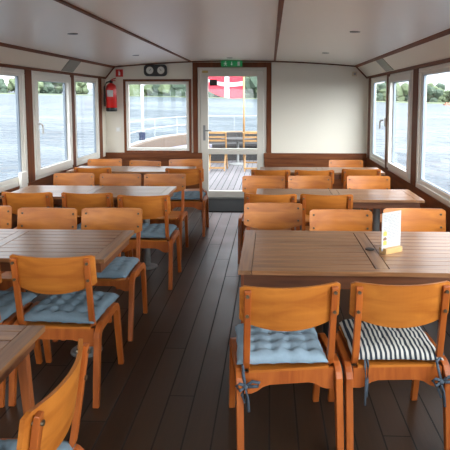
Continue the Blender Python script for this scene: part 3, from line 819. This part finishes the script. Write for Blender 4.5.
bm = tube(bmesh.new(), [(p[0], p[1], 1.14) for p in offset(HP, .02)], .009, 6); obj('top_rail', bm, 'white_out', t)
bm = tube(bmesh.new(), [(p[0], p[1], .93) for p in offset(HP, .02)[:18]], .012, 6); obj('middle_rail', bm, 'white_out', t)
for i in range(3, n1, 6):
    p = offset(HP, .02)[i]; obj('rail_post', tube(bmesh.new(), [(p[0], p[1], .735), (p[0], p[1], 1.14)], .006, 6), 'white_out', t)
t = thing('awning_post', 'thick white post on deck seen through the aft window', 'post', (-2.79, 11.25, 0))
obj('post', tube(bmesh.new(), [(0, 0, -.6), (0, 0, 2.45)], .031, 12), 'white_out', t, smooth=True)
obj('bracket', tube(bmesh.new(), [(0, 0, 1.86), (.10, 0, 1.92), (.12, 0, 2.3)], .02, 8), 'white_out', t)
t = thing('storage_bucket', 'dark blue bucket on the bulwark outside the aft window', 'bucket', (-2.68, 10.75, .737))
obj('bucket', lathe(bmesh.new(), [(.05, 0), (.062, .01), (.072, .16), (.066, .16), (.052, .02)], seg=18), 'blue', t)
obj('handle', tube(bmesh.new(), [(-.07, 0, .15), (-.05, 0, .19), (0, 0, .21), (.05, 0, .19), (.07, 0, .15)], .005, 6), 'steel', t)
# flag staff and flag
FX, FY = -.70, 13.72
t = thing('flag_staff', 'slim wooden flag staff at the stern outside the door', 'flagpole', (FX, FY, -.02))
obj('staff', tube(bmesh.new(), [(0, 0, 0), (0, 0, 2.75)], [.028, .022], 10), 'pine', t, smooth=True)
obj('knob', lathe(bmesh.new(), [(.01, 2.74), (.035, 2.76), (.04, 2.79), (.01, 2.82)], seg=14), 'pine', t)
bm = bmesh.new(); g = {}; NX, NZ = 68, 28; fw, fh = 1.04, .76
for i in range(NX+1):
    for j in range(NZ+1):
        u, v = i/NX, j/NZ
        lift = .16*u**2.2
        g[i, j] = bm.verts.new((-.03-u*fw*.97, .07*math.sin(u*8+v*1.2)*u+.02*math.sin(u*19+2*v)*u, (v-.5)*fh*(1-.12*u)-.045*math.sin(u*3.6)+lift*(1-v)*1.1))
for i in range(NX):
    for j in range(NZ):
        f = bm.faces.new([g[i, j], g[i+1, j], g[i+1, j+1], g[i, j+1]])
        x = (i+.5)/NX*34; y = (j+.5)/NZ*28
        f.material_index = 1 if (12 <= x <= 16 or 12 <= y <= 16) else 0
M['flagred'] = plain('flag_red', srgb(196, 52, 66), .8); M['flagwhite'] = plain('flag_white', srgb(200, 198, 198), .8)
for k in ('flagred', 'flagwhite'):
    nt = M[k].node_tree; bs = nt.nodes['Principled BSDF']; tr = nt.nodes.new('ShaderNodeBsdfTranslucent'); mx = nt.nodes.new('ShaderNodeMixShader')
    tr.inputs['Color'].default_value = (srgb(196, 52, 66) if k == 'flagred' else srgb(200, 198, 198)); mx.inputs[0].default_value = .45
    nt.links.new(bs.outputs[0], mx.inputs[1]); nt.links.new(tr.outputs[0], mx.inputs[2]); nt.links.new(mx.outputs[0], nt.nodes['Material Output'].inputs[0])
o = obj('flag', bm, ['flagred', 'flagwhite'], smooth=True, loc=(FX, FY, 2.0)); tag(o, 'red flag with a white cross flying at the stern', 'flag')
# folding chairs on the aft deck
def folding_chair(x, y, rz, label):
    t = thing('folding_chair', label, 'chair', (x, y, -.02), rz, 'pale wooden folding chairs on the aft deck')
    for sx in (-1, 1):
        q = sx*.20
        obj('back_upright', tube(bmesh.new(), [(q, .18, 0), (q, -.02, .45), (q, -.20, .87)], .017, 6), 'pine', t)
        obj('leg', tube(bmesh.new(), [(q*.86, -.22, 0), (q*.86, .0, .30), (q*.86, .14, .45)], .016, 6), 'pine', t)
    bm = bmesh.new()
    for k in range(5): box(bm, -.20, .20, -.17+k*.075, -.17+k*.075+.06, .445, .462)
    obj('seat', bm, 'pine', t)
    bm = bmesh.new()
    for z, h in ((.84, .045), (.74, .04), (.66, .04)):
        yy = -.02-.18*(z-.45)/.42; box(bm, -.19, .19, yy-.008, yy+.008, z, z+h)
    obj('backrest', bm, 'pine', t)
    bm = bmesh.new(); box(bm, -.175, .175, -.205, -.175, .05, .085); box(bm, -.19, .19, .10, .125, .15, .18)
    obj('stretcher', bm, 'pine', t)
folding_chair(-1.20, 11.75, 0, 'pale wooden folding chair on deck left of the flag staff')
folding_chair(-.40, 11.70, 0, 'pale wooden folding chair on deck at the door glass edge, right of flag staff')
# dark deck table between them
t = thing('deck_table', 'dark low table between the benches on the aft deck', 'table', (-.80, 12.75, -.02))
obj('tabletop', prism(bmesh.new(), arc((0, 0), .42, 0, 2*PI, 28)[:-1], 'z', .62, .65), 'benchgrey', t)
obj('pedestal', lathe(bmesh.new(), [(.22, 0), (.22, .02), (.03, .05), (.03, .62)], seg=16), 'steel', t)
o = obj('folded_blanket', B(-.17, .17, -.13, .13, 0, .09), 'bluecloth', loc=(-1.72, 12.75, .445), bevel=.03); tag(o, 'pale blue folded blanket lying on the stern bench', 'blanket')

# ------------------------------------------------------------------ water, shore and woods
def wz(x, y): return -1.3+.0148*y-.024*x
bm = bmesh.new(); R = 900
vs = [bm.verts.new((x, y, wz(x, y))) for x, y in ((-R, -R), (R, -R), (R, R), (-R, R))]; bm.faces.new(vs)
o = obj('water', bm, 'water'); o['kind'] = 'structure'
# hull under the saloon so the boat stands in the water
bm = B(XL-OUT, XR+OUT, YF-.1, YB+.06, -1.6, -.06); struct('wall_hull', bm, 'bulwark')
_b = bmesh.new(); bmesh.ops.create_icosphere(_b, subdivisions=2, radius=1); _b.verts.index_update()
ICO_V = [v.co.copy() for v in _b.verts]; ICO_F = [[v.index for v in f.verts] for f in _b.faces]; _b.free()
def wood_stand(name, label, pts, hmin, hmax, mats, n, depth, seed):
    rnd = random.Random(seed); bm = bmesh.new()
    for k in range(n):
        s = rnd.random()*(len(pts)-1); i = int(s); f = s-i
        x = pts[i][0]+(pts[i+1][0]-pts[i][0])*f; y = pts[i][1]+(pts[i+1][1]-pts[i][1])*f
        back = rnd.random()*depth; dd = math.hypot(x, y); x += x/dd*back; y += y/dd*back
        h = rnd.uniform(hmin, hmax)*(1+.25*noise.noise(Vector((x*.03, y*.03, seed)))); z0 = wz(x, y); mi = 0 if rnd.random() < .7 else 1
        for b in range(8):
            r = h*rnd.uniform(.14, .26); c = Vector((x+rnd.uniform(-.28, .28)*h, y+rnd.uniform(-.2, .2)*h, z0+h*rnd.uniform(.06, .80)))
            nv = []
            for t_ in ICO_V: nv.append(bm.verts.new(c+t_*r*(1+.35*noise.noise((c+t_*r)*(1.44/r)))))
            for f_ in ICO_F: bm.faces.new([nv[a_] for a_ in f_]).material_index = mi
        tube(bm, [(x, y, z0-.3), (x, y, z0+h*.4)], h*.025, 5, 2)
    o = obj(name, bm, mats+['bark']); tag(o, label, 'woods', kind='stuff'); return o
def polar(a, r): a = math.radians(a); return (math.sin(a)*r, math.cos(a)*r)
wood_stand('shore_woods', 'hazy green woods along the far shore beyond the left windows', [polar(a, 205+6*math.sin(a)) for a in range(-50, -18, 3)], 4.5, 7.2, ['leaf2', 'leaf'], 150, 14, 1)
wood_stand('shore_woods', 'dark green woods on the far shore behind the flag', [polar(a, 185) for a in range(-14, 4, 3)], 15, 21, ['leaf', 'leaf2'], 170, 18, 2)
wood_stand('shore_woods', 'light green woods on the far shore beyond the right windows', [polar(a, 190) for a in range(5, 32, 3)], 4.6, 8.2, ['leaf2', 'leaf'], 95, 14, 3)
def shore(name, a0, a1, r, h):
    bm = bmesh.new(); P = [polar(a, r) for a in range(a0, a1+1, 2)]; R = []
    for p in P:
        u = Vector(p).normalized(); z = wz(*p)
        R.append([bm.verts.new((p[0]+u.x*o, p[1]+u.y*o, z+dz)) for o, dz in ((-3, -.5), (0, h*.6), (6, h), (40, h*1.4), (40, -2))])
    for p, q in zip(R, R[1:]):
        for k in range(4): bm.faces.new([p[k], q[k], q[k+1], p[k+1]])
    struct(name, bm, 'grass')
shore('shore_bank', -54, 36, 180, .35)
t = thing('moored_boat', 'tiny reddish boat on the water beyond the right window', 'boat', (50.0, 150, wz(50, 150)-.1), .3)
obj('hull', prism(bmesh.new(), [(-.9, 0), (.8, 0), (1.05, .45), (-1.05, .45)], 'y', -.4, .4), 'orange', t)
obj('cabin', B(-.5, .35, -.3, .3, .45, .85), 'orange', t)

# ------------------------------------------------------------------ light: overcast sky
SKY_BASE, LOBE, LOBE_W = .60, 6.6, .46
w = bpy.data.worlds.new('sky'); S.world = w; w.use_nodes = True; nt = w.node_tree; N = nt.nodes.new; L = nt.links.new
bg = nt.nodes['Background']; tc = N('ShaderNodeTexCoord')
nz = N('ShaderNodeTexNoise'); nz.inputs['Scale'].default_value = 3.0; nz.inputs['Detail'].default_value = 5
mp = N('ShaderNodeMapping'); mp.inputs['Scale'].default_value = (1, 1, 3.5); L(tc.outputs['Generated'], mp.inputs['Vector']); L(mp.outputs[0], nz.inputs['Vector'])
cr = N('ShaderNodeValToRGB'); cr.color_ramp.elements[0].position = .35; cr.color_ramp.elements[1].position = .62
cr.color_ramp.elements[0].color = (.66, .75, .86, 1); cr.color_ramp.elements[1].color = (1, 1, 1, 1)
L(nz.outputs['Fac'], cr.inputs[0])
# overcast sky: brighter overhead, plus an unseen bright lobe added behind the viewer, to the right, to light the saloon
def vm(op, a, b=None):
    n = N('ShaderNodeVectorMath'); n.operation = op
    L(a, n.inputs[0])
    if b is not None: n.inputs[1].default_value = b
    return n
def mm(op, a, b=None, c=None):
    n = N('ShaderNodeMath'); n.operation = op
    for i, v in enumerate((a, b, c)):
        if v is None: continue
        if isinstance(v, (int, float)): n.inputs[i].default_value = v
        else: L(v, n.inputs[i])
    return n.outputs[0]
SUN = Vector((.62, -.62, .62)).normalized()
dirn = vm('NORMALIZE', tc.outputs['Generated']).outputs[0]
sz = N('ShaderNodeSeparateXYZ'); L(dirn, sz.inputs[0])
base = mm('MULTIPLY_ADD', mm('MAXIMUM', sz.outputs['Z'], 0), 2*SKY_BASE, SKY_BASE)
dt = vm('DOT_PRODUCT', dirn, tuple(SUN)).outputs['Value']
lobe = mm('MULTIPLY', mm('EXPONENT', mm('MULTIPLY', mm('SUBTRACT', 1, dt), -1/LOBE_W)), LOBE)
L(mm('ADD', base, lobe), bg.inputs['Strength']); L(cr.outputs[0], bg.inputs['Color'])

# ------------------------------------------------------------------ camera
cam = bpy.data.cameras.new('camera'); co = bpy.data.objects.new('camera', cam); COL.objects.link(co)
cam.sensor_width = 36; cam.sensor_fit = 'HORIZONTAL'; cam.lens = 520/450*36
co.location = (0, 0, 1.6); co.rotation_euler = (PI/2-.0893, 0, .0403)
cam.shift_x = (225-249.49)/450; cam.shift_y = (145.17-225)/450; cam.clip_end = 3000; cam.clip_start = .02
S.camera = co
S.view_settings.view_transform = 'Standard'; S.view_settings.look = 'None'
S.view_settings.exposure = 1.34; S.view_settings.gamma = 1; S.view_settings.use_curve_mapping = False
S.cycles.max_bounces = 10; S.cycles.diffuse_bounces = 6; S.cycles.transparent_max_bounces = 16
S.cycles.use_denoising = True
